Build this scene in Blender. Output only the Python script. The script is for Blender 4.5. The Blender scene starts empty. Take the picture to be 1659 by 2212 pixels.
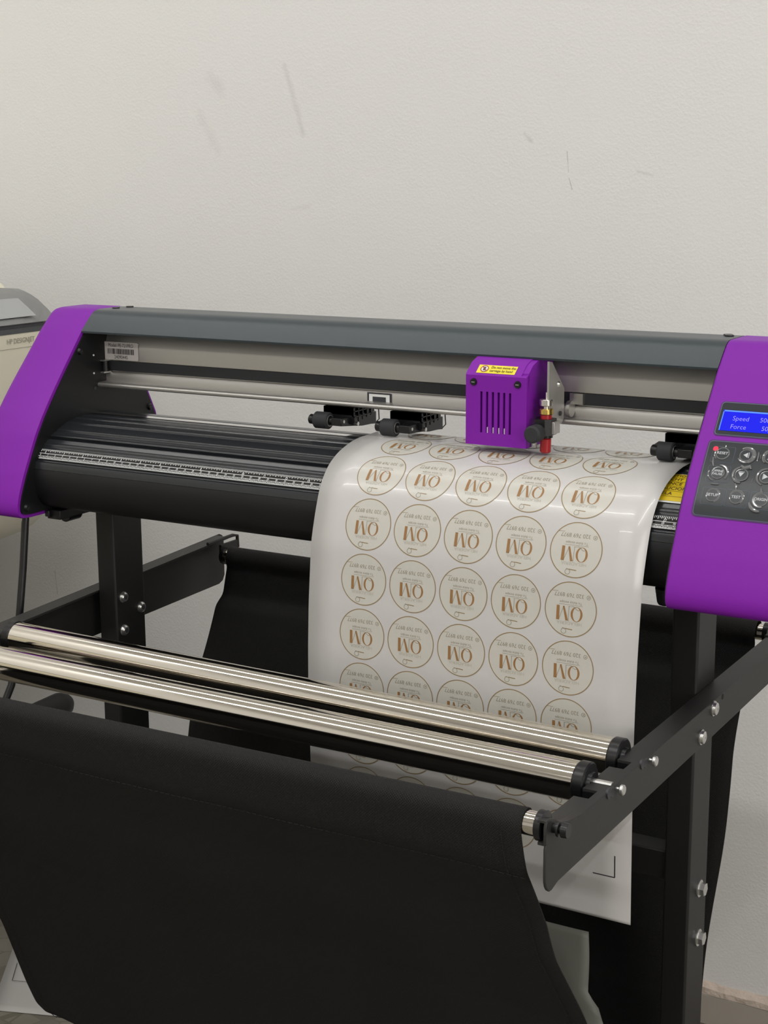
import bpy, bmesh, math, random
from mathutils import Vector, Matrix
random.seed(7)
SC = bpy.context.scene
COL = SC.collection

# ---------------------------------------------------------------- camera
cam_d = bpy.data.cameras.new('camera')
cam = bpy.data.objects.new('camera', cam_d); COL.objects.link(cam)
_right = Vector((0.8616, 0.5075, -0.0060)); _down = Vector((0.1017, -0.1843, -0.9776)); _fwd = Vector((-0.4972, 0.8417, -0.2104))
_fwd.normalize(); _right = (_right - _fwd*_right.dot(_fwd)).normalized(); _up = _right.cross(_fwd)
M = Matrix.Identity(4)
for i in range(3):
    M[i][0] = _right[i]; M[i][1] = _up[i]; M[i][2] = -_fwd[i]
M.translation = Vector((0.7917, -1.3, 1.15))
cam.matrix_world = M
cam_d.sensor_fit = 'VERTICAL'; cam_d.sensor_height = 36; cam_d.lens = 3400/2212*36
cam_d.clip_start = .02
SC.camera = cam

# ---------------------------------------------------------------- world, lights, exposure
w = bpy.data.worlds.new('world'); SC.world = w; w.use_nodes = True
w.node_tree.nodes['Background'].inputs[0].default_value = (.9, .92, 1, 1)
w.node_tree.nodes['Background'].inputs[1].default_value = .3
SC.view_settings.view_transform = 'Standard'; SC.view_settings.look = 'None'
SC.view_settings.gamma = 1; SC.view_settings.use_curve_mapping = False
SC.view_settings.exposure = -0.08

def area_light(name, loc, sx, sy, power, col, rot=(0, 0, 0)):
    l = bpy.data.lights.new(name, 'AREA'); l.shape = 'RECTANGLE'; l.size = sx; l.size_y = sy
    l.energy = power; l.color = col
    o = bpy.data.objects.new(name, l); COL.objects.link(o); o.location = loc; o.rotation_euler = rot
    return o
TUBES = [(-.45, -1.15, 19.0), (-.45, -.02, 7.5), (.30, -3.0, 28.0)]  # last tube is fill light added at the front
for tx, ty, pw in TUBES:
    area_light('tube_light', (tx, ty, 2.50), 2.4, .06, pw, (1, .99, .975))
area_light('tube_light', (1.75, -.75, 2.50), .06, 2.2, 22, (1, .99, .975))
area_light('right_fill_light', (2.86, -1.9, 1.30), 1.15, 1.35, 30, (1, .955, .89), (0, math.radians(90), 0))  # fill light added on the unseen right wall

# ---------------------------------------------------------------- materials
def mat(name, col, rough=.5, metal=0., spec=.5, coat=0., emis=None, estr=1.):
    m = bpy.data.materials.new(name); m.use_nodes = True
    b = m.node_tree.nodes['Principled BSDF']
    b.inputs['Base Color'].default_value = (*col, 1); b.inputs['Roughness'].default_value = rough
    b.inputs['Metallic'].default_value = metal; b.inputs['Specular IOR Level'].default_value = spec
    b.inputs['Coat Weight'].default_value = coat
    if emis:
        b.inputs['Emission Color'].default_value = (*emis, 1); b.inputs['Emission Strength'].default_value = estr
    return m
def nd(m, t, **k):
    n = m.node_tree.nodes.new(t)
    for a, v in k.items():
        if a in n.bl_rna.properties: setattr(n, a, v)
        else: n.inputs[a].default_value = v
    return n
def lk(m, a, b): m.node_tree.links.new(a, b)
def bump(m, src, strength, dist=.001, chain=None):
    b = nd(m, 'ShaderNodeBump'); b.inputs['Strength'].default_value = strength; b.inputs['Distance'].default_value = dist
    lk(m, src, b.inputs['Height'])
    if chain: lk(m, chain.outputs[0], b.inputs['Normal'])
    lk(m, b.outputs[0], m.node_tree.nodes['Principled BSDF'].inputs['Normal'])
    return b
def coords(m, scale=(1, 1, 1)):
    g = nd(m, 'ShaderNodeNewGeometry'); mp = nd(m, 'ShaderNodeMapping'); mp.inputs['Scale'].default_value = scale
    lk(m, g.outputs['Position'], mp.inputs['Vector']); return mp.outputs[0]
def speckle(m, scale, strength, dist=.0004):
    n = nd(m, 'ShaderNodeTexNoise'); n.inputs['Scale'].default_value = scale; n.inputs['Detail'].default_value = 3
    lk(m, coords(m), n.inputs['Vector']); bump(m, n.outputs[0], strength, dist); return n
def mixcol(m, fac, a, b):
    x = nd(m, 'ShaderNodeMix'); x.data_type = 'RGBA'
    if hasattr(fac, 'is_output'): lk(m, fac, x.inputs[0])
    else: x.inputs[0].default_value = fac
    for s, v in ((6, a), (7, b)):
        if hasattr(v, 'is_output'): lk(m, v, x.inputs[s])
        else: x.inputs[s].default_value = (*v, 1)
    return x.outputs[2]
def mth(m, op, a, b=0., c=0.):
    n = nd(m, 'ShaderNodeMath', operation=op)
    for i, v in enumerate((a, b, c)):
        if hasattr(v, 'is_output'): lk(m, v, n.inputs[i])
        else: n.inputs[i].default_value = v
    return n.outputs[0]

# painted plaster wall with small bumps and a few scuffs (x, z in metres on the back wall)
def wall_mat(name, scuffs=()):
    m = mat(name, (.76, .745, .725), .62, spec=.3)
    B = m.node_tree.nodes['Principled BSDF']
    c = coords(m)
    n1 = nd(m, 'ShaderNodeTexNoise', Scale=290., Detail=3., Roughness=.55); lk(m, c, n1.inputs['Vector'])
    n2 = nd(m, 'ShaderNodeTexNoise', Scale=9., Detail=4.); lk(m, c, n2.inputs['Vector'])
    n3 = nd(m, 'ShaderNodeTexNoise', Scale=420., Detail=2.); lk(m, c, n3.inputs['Vector'])
    n4 = nd(m, 'ShaderNodeTexVoronoi', Scale=34.); lk(m, c, n4.inputs['Vector'])
    pits = mth(m, 'LESS_THAN', n4.outputs['Distance'], .045)
    h = mth(m, 'MULTIPLY', mth(m, 'ADD', mth(m, 'POWER', n1.outputs[0], 2.2), mth(m, 'MULTIPLY', n3.outputs[0], .15)), mth(m, 'ADD', mth(m, 'MULTIPLY', n2.outputs[0], 1.4), .25))
    b1 = bump(m, n2.outputs[0], .10, .008); b2 = bump(m, h, .38, .0013, b1); bump(m, pits, .35, .0015, b2)
    col = mixcol(m, mth(m, 'MULTIPLY', n2.outputs[0], .25), (.79, .785, .772), (.75, .745, .734))
    if scuffs:
        sep = nd(m, 'ShaderNodeSeparateXYZ'); lk(m, nd(m, 'ShaderNodeNewGeometry').outputs['Position'], sep.inputs[0])
        wob = nd(m, 'ShaderNodeTexNoise', Scale=60., Detail=3.); lk(m, c, wob.inputs['Vector'])
        for (x0, z0, x1, z1, wd, st) in scuffs:
            L = math.hypot(x1-x0, z1-z0); dx, dz = (x1-x0)/L, (z1-z0)/L
            px = mth(m, 'SUBTRACT', sep.outputs[0], x0); pz = mth(m, 'SUBTRACT', sep.outputs[2], z0)
            t = mth(m, 'MINIMUM', mth(m, 'MAXIMUM', mth(m, 'ADD', mth(m, 'MULTIPLY', px, dx), mth(m, 'MULTIPLY', pz, dz)), 0.), L)
            ex = mth(m, 'SUBTRACT', px, mth(m, 'MULTIPLY', t, dx)); ez = mth(m, 'SUBTRACT', pz, mth(m, 'MULTIPLY', t, dz))
            dd = mth(m, 'SQRT', mth(m, 'ADD', mth(m, 'MULTIPLY', ex, ex), mth(m, 'MULTIPLY', ez, ez)))
            dd = mth(m, 'ADD', dd, mth(m, 'MULTIPLY', mth(m, 'SUBTRACT', wob.outputs[0], .5), wd*1.6))
            mr = nd(m, 'ShaderNodeMapRange'); lk(m, dd, mr.inputs[0]); mr.inputs[1].default_value = wd; mr.inputs[2].default_value = 0
            mr.inputs[3].default_value = 0; mr.inputs[4].default_value = st
            col = mixcol(m, mr.outputs[0], col, (.28, .26, .24))
    lk(m, col, B.inputs['Base Color'])
    return m
M_wall = wall_mat('painted_plaster', [(-.508, 1.30, -.478, 1.205, .006, .16), (-.64, 1.29, -.62, 1.27, .012, .10),
    (-.66, 1.235, -.63, 1.185, .010, .08), (-.0685, 1.176, -.066, 1.150, .0010, .45), (-.065, 1.142, -.0605, 1.128, .0010, .55),
    (-.5, 1.10, -.47, 1.104, .004, .08), (-.9923, .50, -.989, .46, .0012, .4), (.172, .33, .165, .26, .0008, .8), (.165, .26, .155, .215, .0008, .8),
    (-.13, 1.20, -.12, 1.19, .004, .2), (.03, 1.15, .05, 1.145, .003, .2)])
M_wall2 = wall_mat('painted_plaster_side')
M_ceil = mat('ceiling_paint', (.75, .74, .72), .8)

def purple_mat():
    m = mat('purple_powder_coat', (.205, .012, .355), .5, spec=.25)
    speckle(m, 1500., .25, .0002); return m
M_purple = purple_mat()
M_purple_shade = mat('purple_rim_shade', (.06, .006, .10), .5)  # darker purple paints the shade along the recessed panel rims
M_beam = mat('dark_grey_powder_coat', (.034, .046, .053), .34, spec=.5); speckle(M_beam, 1400., .2, .0002)
M_black = mat('black_painted_steel', (.006, .006, .007), .45, spec=.36); speckle(M_black, 900., .15, .0002)
M_arm = mat('charcoal_powder_coat', (.022, .0215, .0205), .50, spec=.4); speckle(M_arm, 1800., .35, .0002)
M_leg = mat('charcoal_steel_tube', (.011, .0108, .0105), .48, spec=.42); speckle(M_leg, 1800., .3, .0002)
M_blackpl = mat('black_plastic', (.007, .007, .008), .32, spec=.42)
M_platen = mat('black_anodised_platen', (.015, .017, .020), .24, spec=.6)
M_strip = mat('shiny_cutting_strip', (.78, .78, .77), .12, metal=1)
M_rubber = mat('dark_rubber', (.030, .032, .034), .7, spec=.3)
M_alu = mat('brushed_aluminium', (.50, .485, .46), .42, metal=.85)
_n = nd(M_alu, 'ShaderNodeTexNoise', Scale=8., Detail=3.); lk(M_alu, coords(M_alu, (2, 400, 400)), _n.inputs['Vector']); bump(M_alu, _n.outputs[0], .08, .0003)
M_alu2 = mat('aluminium_lip', (.52, .51, .49), .3, metal=.9)
M_steel = mat('polished_steel_tube', (.72, .675, .60), .085, metal=1)
_n = nd(M_steel, 'ShaderNodeTexNoise', Scale=6., Detail=4.); lk(M_steel, coords(M_steel, (1, 160, 160)), _n.inputs['Vector']); bump(M_steel, _n.outputs[0], .02, .0002)
M_zinc = mat('zinc_bolt', (.62, .62, .60), .28, metal=.9)
M_brass = mat('knurled_brass', (.75, .55, .16), .25, metal=1)
M_knurl = mat('knurled_silver', (.72, .70, .66), .25, metal=1)
for _m in (M_brass, M_knurl):
    _w = nd(_m, 'ShaderNodeTexChecker', Scale=900.); lk(_m, coords(_m), _w.inputs['Vector']); bump(_m, _w.outputs['Fac'], .8, .0004)
M_red = mat('red_plastic', (.36, .012, .018), .3)
M_silverblk = mat('silver_block', (.45, .44, .42), .4, metal=.7)
M_belt = mat('black_belt', (.022, .024, .028), .6)
M_white = mat('white_print', (.72, .73, .72), .45)
M_ruler = mat('black_ruler_tape', (.012, .012, .013), .2)
M_label = mat('white_label', (.66, .62, .60), .5)
M_ink = mat('black_ink', (.03, .03, .035), .5)
M_yellow = mat('yellow_label', (.72, .52, .01), .35)
M_yellow2 = mat('yellow_warning_label', (.80, .68, .03), .35)
M_brownink = mat('dark_ink_on_yellow', (.10, .06, .01), .5)
M_panel = mat('keypad_film', (.018, .022, .026), .3, spec=.4)
M_panel_line = mat('keypad_outline', (.10, .14, .19), .4)
M_keytxt = mat('keypad_text', (.50, .52, .54), .4)
M_bubble = mat('clear_bubble_film', (.13, .135, .14), .12, spec=.9, coat=.5)
M_lcd = mat('lcd_backlight', (.0, .0, .03), .5, spec=.15, emis=(.008, .012, 1.0), estr=.9)
M_lcd_edge = mat('lcd_bright_edge', (.0, .0, .05), .3, emis=(.10, .30, 1.0), estr=1.1)
M_lcdtxt = mat('lcd_text', (.1, .1, .2), .4, emis=(.30, .26, 1.0), estr=1.0)
M_led = mat('red_indicator', (.6, .0, .02), .3, emis=(1, .02, .05), estr=1.1)
M_pill = mat('see_through_white', (.8, .75, .8), .3)
M_sheet = mat('glossy_white_vinyl', (.565, .555, .542), .27, spec=.45, coat=.15)
M_disc = mat('cream_print', (.55, .538, .485), .27, spec=.45)
M_gold = mat('gold_brown_ink', (.27, .185, .085), .35)
M_qm = mat('copper_ink', (.30, .155, .055), .35)
M_grey_ink = mat('olive_grey_ink', (.29, .265, .20), .4)
M_pale_ink = mat('pale_grey_ink', (.42, .405, .34), .4)
M_beige = mat('beige_plastic', (.76, .725, .58), .4)
M_lid = mat('grey_lid_plastic', (.20, .205, .205), .4)
M_lidwin = mat('pale_grey_window', (.36, .37, .375), .25)
M_darkgrey = mat('dark_grey_plastic', (.07, .075, .08), .4)
M_embtxt = mat('grey_lettering', (.30, .28, .23), .5)
M_cable = mat('black_cable', (.012, .012, .013), .4)
M_mortar = mat('rough_mortar', (.62, .52, .44), .9)
_n = nd(M_mortar, 'ShaderNodeTexNoise', Scale=60., Detail=6.); lk(M_mortar, coords(M_mortar), _n.inputs['Vector']); bump(M_mortar, _n.outputs[0], 1., .006)
lk(M_mortar, mixcol(M_mortar, _n.outputs[0], (.45, .38, .32), (.72, .60, .52)), M_mortar.node_tree.nodes['Principled BSDF'].inputs['Base Color'])
M_skirt = mat('grey_skirting_tile', (.40, .36, .315), .45)

def fabric(name, col, scale, strength):
    m = mat(name, col, .8, spec=.25)
    tc = nd(m, 'ShaderNodeUVMap'); mp = nd(m, 'ShaderNodeMapping'); mp.inputs['Rotation'].default_value = (0, 0, math.pi/4)
    lk(m, tc.outputs[0], mp.inputs['Vector'])
    w1 = nd(m, 'ShaderNodeTexWave', bands_direction='X', Scale=scale); w2 = nd(m, 'ShaderNodeTexWave', bands_direction='Y', Scale=scale)
    lk(m, mp.outputs[0], w1.inputs['Vector']); lk(m, mp.outputs[0], w2.inputs['Vector'])
    p = mth(m, 'MULTIPLY', w1.outputs['Fac'], w2.outputs['Fac'])
    bump(m, p, strength, .0006)
    lk(m, mixcol(m, p, tuple(c*.75 for c in col), tuple(c*1.45 for c in col)), m.node_tree.nodes['Principled BSDF'].inputs['Base Color'])
    return m
M_cloth = fabric('black_woven_cloth', (.0135, .0134, .0132), 190., .6)
M_thread = mat('black_thread', (.006, .006, .006), .8)
M_greydrape = mat('dull_grey_drape', (.22, .225, .197), .5)

def stone_floor():
    m = mat('mottled_stone_floor', (.25, .24, .2), .4)
    c = coords(m)
    v = nd(m, 'ShaderNodeTexVoronoi', Scale=28.); lk(m, c, v.inputs['Vector'])
    v2 = nd(m, 'ShaderNodeTexVoronoi', Scale=28., feature='DISTANCE_TO_EDGE'); lk(m, c, v2.inputs['Vector'])
    n = nd(m, 'ShaderNodeTexNoise', Scale=12., Detail=6.); lk(m, c, n.inputs['Vector'])
    bw = nd(m, 'ShaderNodeRGBToBW'); lk(m, v.outputs['Color'], bw.inputs[0])
    col = mixcol(m, mth(m, 'MULTIPLY', bw.outputs[0], n.outputs[0]), (.12, .105, .085), (.42, .40, .33))
    e = mth(m, 'LESS_THAN', v2.outputs['Distance'], .035)
    col = mixcol(m, e, col, (.16, .15, .12)); lk(m, col, m.node_tree.nodes['Principled BSDF'].inputs['Base Color'])
    bump(m, n.outputs[0], .2, .002); return m
M_floor = stone_floor()

# ---------------------------------------------------------------- mesh helpers
class MB:
    def __init__(s): s.v = []; s.f = []; s.mi = []; s.mats = []; s.uv = None
    def m(s, mt):
        if mt not in s.mats: s.mats.append(mt)
        return s.mats.index(mt)
    def add(s, vs, fs, mt):
        o = len(s.v); s.v += [tuple(p) for p in vs]; k = s.m(mt)
        for f in fs: s.f.append(tuple(i+o for i in f)); s.mi.append(k)
        return s
    def box(s, x0, x1, y0, y1, z0, z1, mt):
        vs = [(x, y, z) for x in (x0, x1) for y in (y0, y1) for z in (z0, z1)]
        return s.add(vs, [(0, 1, 3, 2), (4, 6, 7, 5), (0, 4, 5, 1), (2, 3, 7, 6), (0, 2, 6, 4), (1, 5, 7, 3)], mt)
    def prism(s, pts, x0, x1, mt, axis='X'):            # pts: outline in the two other axes
        n = len(pts); P = lambda a, p: (a, p[0], p[1]) if axis == 'X' else ((p[0], a, p[1]) if axis == 'Y' else (p[0], p[1], a))
        vs = [P(x0, p) for p in pts]+[P(x1, p) for p in pts]
        fs = [(i, (i+1) % n, n+(i+1) % n, n+i) for i in range(n)]+[tuple(range(n))[::-1], tuple(range(n, 2*n))]
        return s.add(vs, fs, mt)
    def tube(s, pts, r, mt, n=16, cap=True, rs=None):
        pts = [Vector(p) for p in pts]; vs = []; fs = []; up = None
        for i, p in enumerate(pts):
            t = (pts[min(i+1, len(pts)-1)]-pts[max(i-1, 0)]).normalized()
            if up is None: up = t.orthogonal().normalized()
            up = (up-t*up.dot(t)).normalized(); b = t.cross(up); rr = rs[i] if rs else r
            for k in range(n):
                a = 2*math.pi*k/n; vs.append(p+(up*math.cos(a)+b*math.sin(a))*rr)
        for i in range(len(pts)-1):
            for k in range(n):
                fs.append((i*n+k, i*n+(k+1) % n, (i+1)*n+(k+1) % n, (i+1)*n+k))
        if cap: fs += [tuple(range(n))[::-1], tuple(range((len(pts)-1)*n, len(pts)*n))]
        return s.add(vs, fs, mt)
    def cyl(s, a, b, r, mt, n=32, r2=None, bev=0):
        a, b = Vector(a), Vector(b)
        if bev:
            t = (b-a).normalized()*bev
            return s.tube([a, a+t, b-t, b], r, mt, n, True, [r-bev, r, (r2 or r), (r2 or r)-bev])
        return s.tube([a, b], r, mt, n, True, [r, r2 if r2 is not None else r])
    def torus(s, c, R, r, mt, ax=(0, 0, 1), a0=0, a1=2*math.pi, n=32):
        ax = Vector(ax).normalized(); u = ax.orthogonal().normalized(); v = ax.cross(u); c = Vector(c)
        pts = [c+(u*math.cos(a0+(a1-a0)*i/n)+v*math.sin(a0+(a1-a0)*i/n))*R for i in range(n+1)]
        return s.tube(pts, r, mt, 8)
def auto(me, ang=35):
    for p in me.polygons: p.use_smooth = True
    me.set_sharp_from_angle(angle=math.radians(ang))
def link(name, mb, parent=None, bevel=0., seg=2, loc=None, smooth=35, recalc=True):
    me = bpy.data.meshes.new(name); me.from_pydata(mb.v, [], mb.f)
    for m in mb.mats: me.materials.append(m)
    for p, k in zip(me.polygons, mb.mi): p.material_index = k
    if recalc:
        b = bmesh.new(); b.from_mesh(me); bmesh.ops.recalc_face_normals(b, faces=b.faces); b.to_mesh(me); b.free()
    auto(me, smooth)
    if mb.uv:
        l = me.uv_layers.new(name='UVMap')
        for lp in me.loops: l.data[lp.index].uv = mb.uv[lp.vertex_index]
    o = bpy.data.objects.new(name, me); COL.objects.link(o)
    if bevel:
        md = o.modifiers.new('bevel', 'BEVEL'); md.width = bevel; md.segments = seg; md.limit_method = 'ANGLE'; md.angle_limit = math.radians(40)
        md.harden_normals = False
    if parent:
        o.parent = parent
        o.matrix_parent_inverse = Matrix.Translation(-wloc(parent))
    if loc: o.location = loc
    return o
def wloc(o):
    v = Vector(o.location)
    if o.parent: v = o.matrix_parent_inverse @ v; v = v + wloc(o.parent)
    return v
def tag(o, label=None, cat=None, group=None, kind=None):
    if label: o['label'] = label
    if cat: o['category'] = cat
    if group: o['group'] = group
    if kind: o['kind'] = kind
    return o
def thing(name, loc, label, cat, group=None):
    o = bpy.data.objects.new(name, None); COL.objects.link(o); o.location = loc; o.empty_display_size = .05
    return tag(o, label, cat, group)
def struct(name, mb, **k): return tag(link(name, mb, **k), kind='structure')

# profile curves in the YZ plane -----------------------------------
class Prof:
    def __init__(s, pts, step=.002, sigma=.005):
        P = [Vector(p) for p in pts]; S = [0.]
        for a, b in zip(P[:-1], P[1:]): S.append(S[-1]+(b-a).length)
        n = int(S[-1]/step); s.step = S[-1]/n; raw = []
        def at(t):
            if t <= 0: return P[0]+(P[0]-P[1]).normalized()*(-t)
            if t >= S[-1]: return P[-1]+(P[-1]-P[-2]).normalized()*(t-S[-1])
            for i in range(len(P)-1):
                if t <= S[i+1]: return P[i].lerp(P[i+1], (t-S[i])/(S[i+1]-S[i]))
        k = int(3*sigma/s.step)+1
        if sigma:
            ws = [math.exp(-.5*(j*s.step/sigma)**2) for j in range(-k, k+1)]
            for i in range(n+1):
                q = Vector((0, 0))
                for j, wt in zip(range(-k, k+1), ws): q += at((i+j)*s.step)*wt
                raw.append(q/sum(ws))
        else: raw = [at(i*s.step) for i in range(n+1)]
        s.p = raw; s.len = S[-1]; s.n = n
    def ev(s, t, off=0.):
        x = t/s.step; i = max(0, min(s.n-1, int(math.floor(x)))); f = x-i
        p = s.p[i].lerp(s.p[i+1], f) if 0 <= f <= 1 else s.p[i]+(s.p[i+1]-s.p[i])*f
        a = s.p[max(i-1, 0)+0]; b = s.p[min(i+2, s.n)]
        t = (b-a).normalized(); nrm = Vector((-t.y, t.x))
        if nrm.x > 0 and abs(nrm.y) < .9 or nrm.y < -.5: nrm = -nrm      # outward: towards the front / up
        return p+nrm*off

# text -> flat polygons (cached)
_tc = {}
def text2d(body, size=1., align='CENTER', ex=0., sx=1.):
    key = (body, align, ex)
    if key not in _tc:
        cu = bpy.data.curves.new('t', 'FONT'); cu.body = body; cu.size = 1; cu.align_x = align; cu.align_y = 'CENTER'; cu.resolution_u = 3; cu.offset = ex
        o = bpy.data.objects.new('t', cu); COL.objects.link(o)
        dg = bpy.context.evaluated_depsgraph_get(); me = bpy.data.meshes.new_from_object(o.evaluated_get(dg))
        _tc[key] = ([(v.co.x, v.co.y) for v in me.vertices], [tuple(p.vertices) for p in me.polygons])
        bpy.data.objects.remove(o); bpy.data.meshes.remove(me); bpy.data.curves.remove(cu)
    v, f = _tc[key]
    return [(x*size*sx, y*size) for x, y in v], f
def rect2(x0, y0, x1, y1, n=1, m=1):
    vs = [(x0+(x1-x0)*i/n, y0+(y1-y0)*j/m) for i in range(n+1) for j in range(m+1)]
    fs = [(i*(m+1)+j, (i+1)*(m+1)+j, (i+1)*(m+1)+j+1, i*(m+1)+j+1) for i in range(n) for j in range(m)]
    return vs, fs
def rrect2(x0, y0, x1, y1, r, m=12):                     # rounded rectangle in horizontal strips
    ys = [y0+(y1-y0)*j/m for j in range(m+1)]
    ys = sorted(set([round(y, 6) for y in ys]+[round(y0+r*(1-math.cos(a)), 6) for a in (0, .4, .8, 1.2, 1.57)]+[round(y1-r*(1-math.cos(a)), 6) for a in (0, .4, .8, 1.2, 1.57)]))
    vs = []
    for y in ys:
        d = max(0, y0+r-y, y-(y1-r)); ins = r-math.sqrt(max(0, r*r-min(d, r)**2)); vs += [(x0+ins, y), (x1-ins, y)]
    return vs, [(2*j, 2*j+1, 2*j+3, 2*j+2) for j in range(len(ys)-1)]
def ring2(cx, cy, r0, r1, n=48):
    vs = [(cx+r*math.cos(2*math.pi*i/n), cy+r*math.sin(2*math.pi*i/n)) for r in (r0, r1) for i in range(n)]
    return vs, [(i, (i+1) % n, n+(i+1) % n, n+i) for i in range(n)]
def disc2(cx, cy, r, n=32, k=5):
    vs = [(cx, cy)]; fs = []
    for j in range(1, k+1):
        for i in range(n): vs.append((cx+r*j/k*math.cos(2*math.pi*i/n), cy+r*j/k*math.sin(2*math.pi*i/n)))
    fs += [(0, 1+i, 1+(i+1) % n) for i in range(n)]
    for j in range(1, k):
        a = 1+(j-1)*n; b = a+n
        fs += [(a+i, b+i, b+(i+1) % n, a+(i+1) % n) for i in range(n)]
    return vs, fs
def seg2(x0, y0, x1, y1, w):
    L = math.hypot(x1-x0, y1-y0); a, b = -(y1-y0)/L*w/2, (x1-x0)/L*w/2
    return [(x0+a, y0+b), (x1+a, y1+b), (x1-a, y1-b), (x0-a, y0-b)], [(0, 1, 2, 3)]
def put(mb, shape, prof, x0, s0, off, mt, flip=False):   # lay a flat shape on a profile surface
    vs, fs = shape; k = -1 if flip else 1
    out = []
    for u, v in vs:
        q = prof.ev(s0-k*v, off); out.append((x0+k*u, q.x, q.y))
    mb.add(out, fs, mt)
def putp(mb, shape, org, ux, uy, mt, off=0.):            # lay a flat shape on a plane
    ux, uy = Vector(ux), Vector(uy); n = ux.cross(uy).normalized(); org = Vector(org)+n*off
    mb.add([org+ux*u+uy*v for u, v in shape[0]], shape[1], mt)

# ================================================================ THE ROOM
XW0, XW1, YW0, YW1, ZC = -1.60, 2.9, -4.6, .63, 2.6
def slab(x0, x1, y0, y1, z0, z1, m): return MB().box(x0, x1, y0, y1, z0, z1, m)
struct('floor', slab(XW0-.1, XW1+.1, YW0-.1, YW1+.1, -.06, 0, M_floor))
struct('ceiling', slab(XW0-.1, XW1+.1, YW0-.1, YW1+.1, ZC, ZC+.08, M_ceil))
struct('wall_back', slab(XW0-.1, XW1+.1, YW1, YW1+.1, 0, ZC, M_wall))
struct('wall_left', slab(XW0-.1, XW0, YW0, YW1, 0, ZC, M_wall2))
struct('wall_right', slab(XW1, XW1+.1, YW0, YW1, 0, ZC, M_wall2))
struct('wall_front', slab(XW0-.1, XW1+.1, YW0-.1, YW0, 0, ZC, M_wall2))
sk = MB().box(XW0, XW1, YW1-.009, YW1, 0, .0455, M_skirt)
struct('baseboard_back', sk, bevel=.0015)
mo = MB(); n = 260; rr = random.Random(3)
vs = []; fs = []
for i in range(n+1):
    x = XW0+(XW1-XW0)*i/n; t = .061+rr.uniform(-.0015, .0015)
    vs += [(x, YW1-.0095+rr.uniform(-.001, .001), .0455), (x, YW1-.008+rr.uniform(-.002, .0015), .054+rr.uniform(-.002, .002)), (x, YW1+.001, t)]
for i in range(n): fs += [(3*i, 3*i+3, 3*i+4, 3*i+1), (3*i+1, 3*i+4, 3*i+5, 3*i+2)]
mo.add(vs, fs, M_mortar); struct('trim_1', mo)

fr = MB()  # frame made up to surround the added right-hand fill light
for a in ((-2.62, -2.57, .68, 1.92), (-1.23, -1.18, .68, 1.92), (-2.62, -1.18, .68, .73), (-2.62, -1.18, 1.87, 1.92)): fr.box(2.87, 2.9, *a, M_label)
struct('fill_light_frame', fr, bevel=.003)
# ceiling tube fixtures; the front one is added to hold fill light
for i, (tx, ty) in enumerate([(-.45, -1.15), (-.45, -.02), (1.75, -.75), (.30, -3.0)]):
    lab = ['long white ceiling light above the front of the cutting plotter', 'long white ceiling light nearest the back wall',
           'long white ceiling light on the right, turned across the other lights', 'long white fill light added on the ceiling nearest the front of the room'][i]
    t = thing('ceiling_light', (tx, ty, ZC), lab, 'ceiling light')
    hx, hy = (1.22, .045) if i != 2 else (.045, 1.12)
    link('housing', MB().box(tx-hx, tx+hx, ty-hy, ty+hy, 2.515, 2.6, M_ceil), t, .004)

# ================================================================ THE CUTTING PLOTTER
XL, XR = -.3556, .3556
COV = [(.0695, 1.0072), (.045, 1.0072), (.0275, 1.0072), (.0200, 1.0035), (.0100, .9940), (.0000, .9843), (-.0146, .9670), (-.0301, .9485), (-.0430, .9328), (-.0547, .9180), (-.0665, .9024),
       (-.0790, .8831), (-.0901, .8618), (-.0992, .8441), (-.1075, .8246), (-.1110, .8130), (-.1112, .8060), (-.1095, .8005), (-.104, .7975), (-.09, .7965)]
covp = Prof(COV, .002, .0035)
OUT = [tuple(p) for p in covp.p]+[(.120, .7965), (.136, .800), (.140, .806), (.1365, .83), (.1240, .8825), (.1110, .9088), (.090, .965), (.080, .997), (.0765, 1.004)]
def inset(pts, d):
    n = len(pts); out = []
    for i in range(n):
        a, b = Vector(pts[i-1]), Vector(pts[(i+1) % n]); t = (b-a).normalized(); nn = Vector((t.y, -t.x))
        out.append(tuple(Vector(pts[i])-nn*d))
    return out
_ctr = Vector((.02, .9)); INS = inset(OUT, .0045)
if (Vector(INS[20])-_ctr).length > (Vector(OUT[20])-_ctr).length: INS = inset(OUT, -.0045)

plot = thing('cutting_plotter', (0, .01, .797), 'long black vinyl cutting plotter with purple end covers, standing on the black stand', 'cutting plotter')
# left purple cover, slightly wider towards the middle, rounded outer edge
mb = MB(); n = len(OUT); secs = []
for x, d in ((-.4150, .010), (-.4165, .005), (-.4135, .0015), (-.4080, 0), (-.3575, 0), (-.3556, .0008)):
    ring = inset(OUT, .001); pts = []
    sg = 1 if (Vector(inset(OUT, .001)[20])-_ctr).length < (Vector(OUT[20])-_ctr).length else -1
    for i, p in enumerate(inset(OUT, sg*d)): 
        bulge = .006*math.exp(-((p[1]-.90)/.06)**2) if x < -.40 else 0
        pts.append((x-bulge, p[0], p[1]))
    secs.append(pts)
vs = [p for s in secs for p in s]; fs = []
for k in range(len(secs)-1):
    for i in range(n): fs.append((k*n+i, k*n+(i+1) % n, (k+1)*n+(i+1) % n, (k+1)*n+i))
fs += [tuple(range(n)), tuple(range((len(secs)-1)*n, len(secs)*n))]
mb.add(vs, fs, M_purple); tag(link('side_cover', mb, plot, smooth=50), 'purple end cover on the left')
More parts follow.
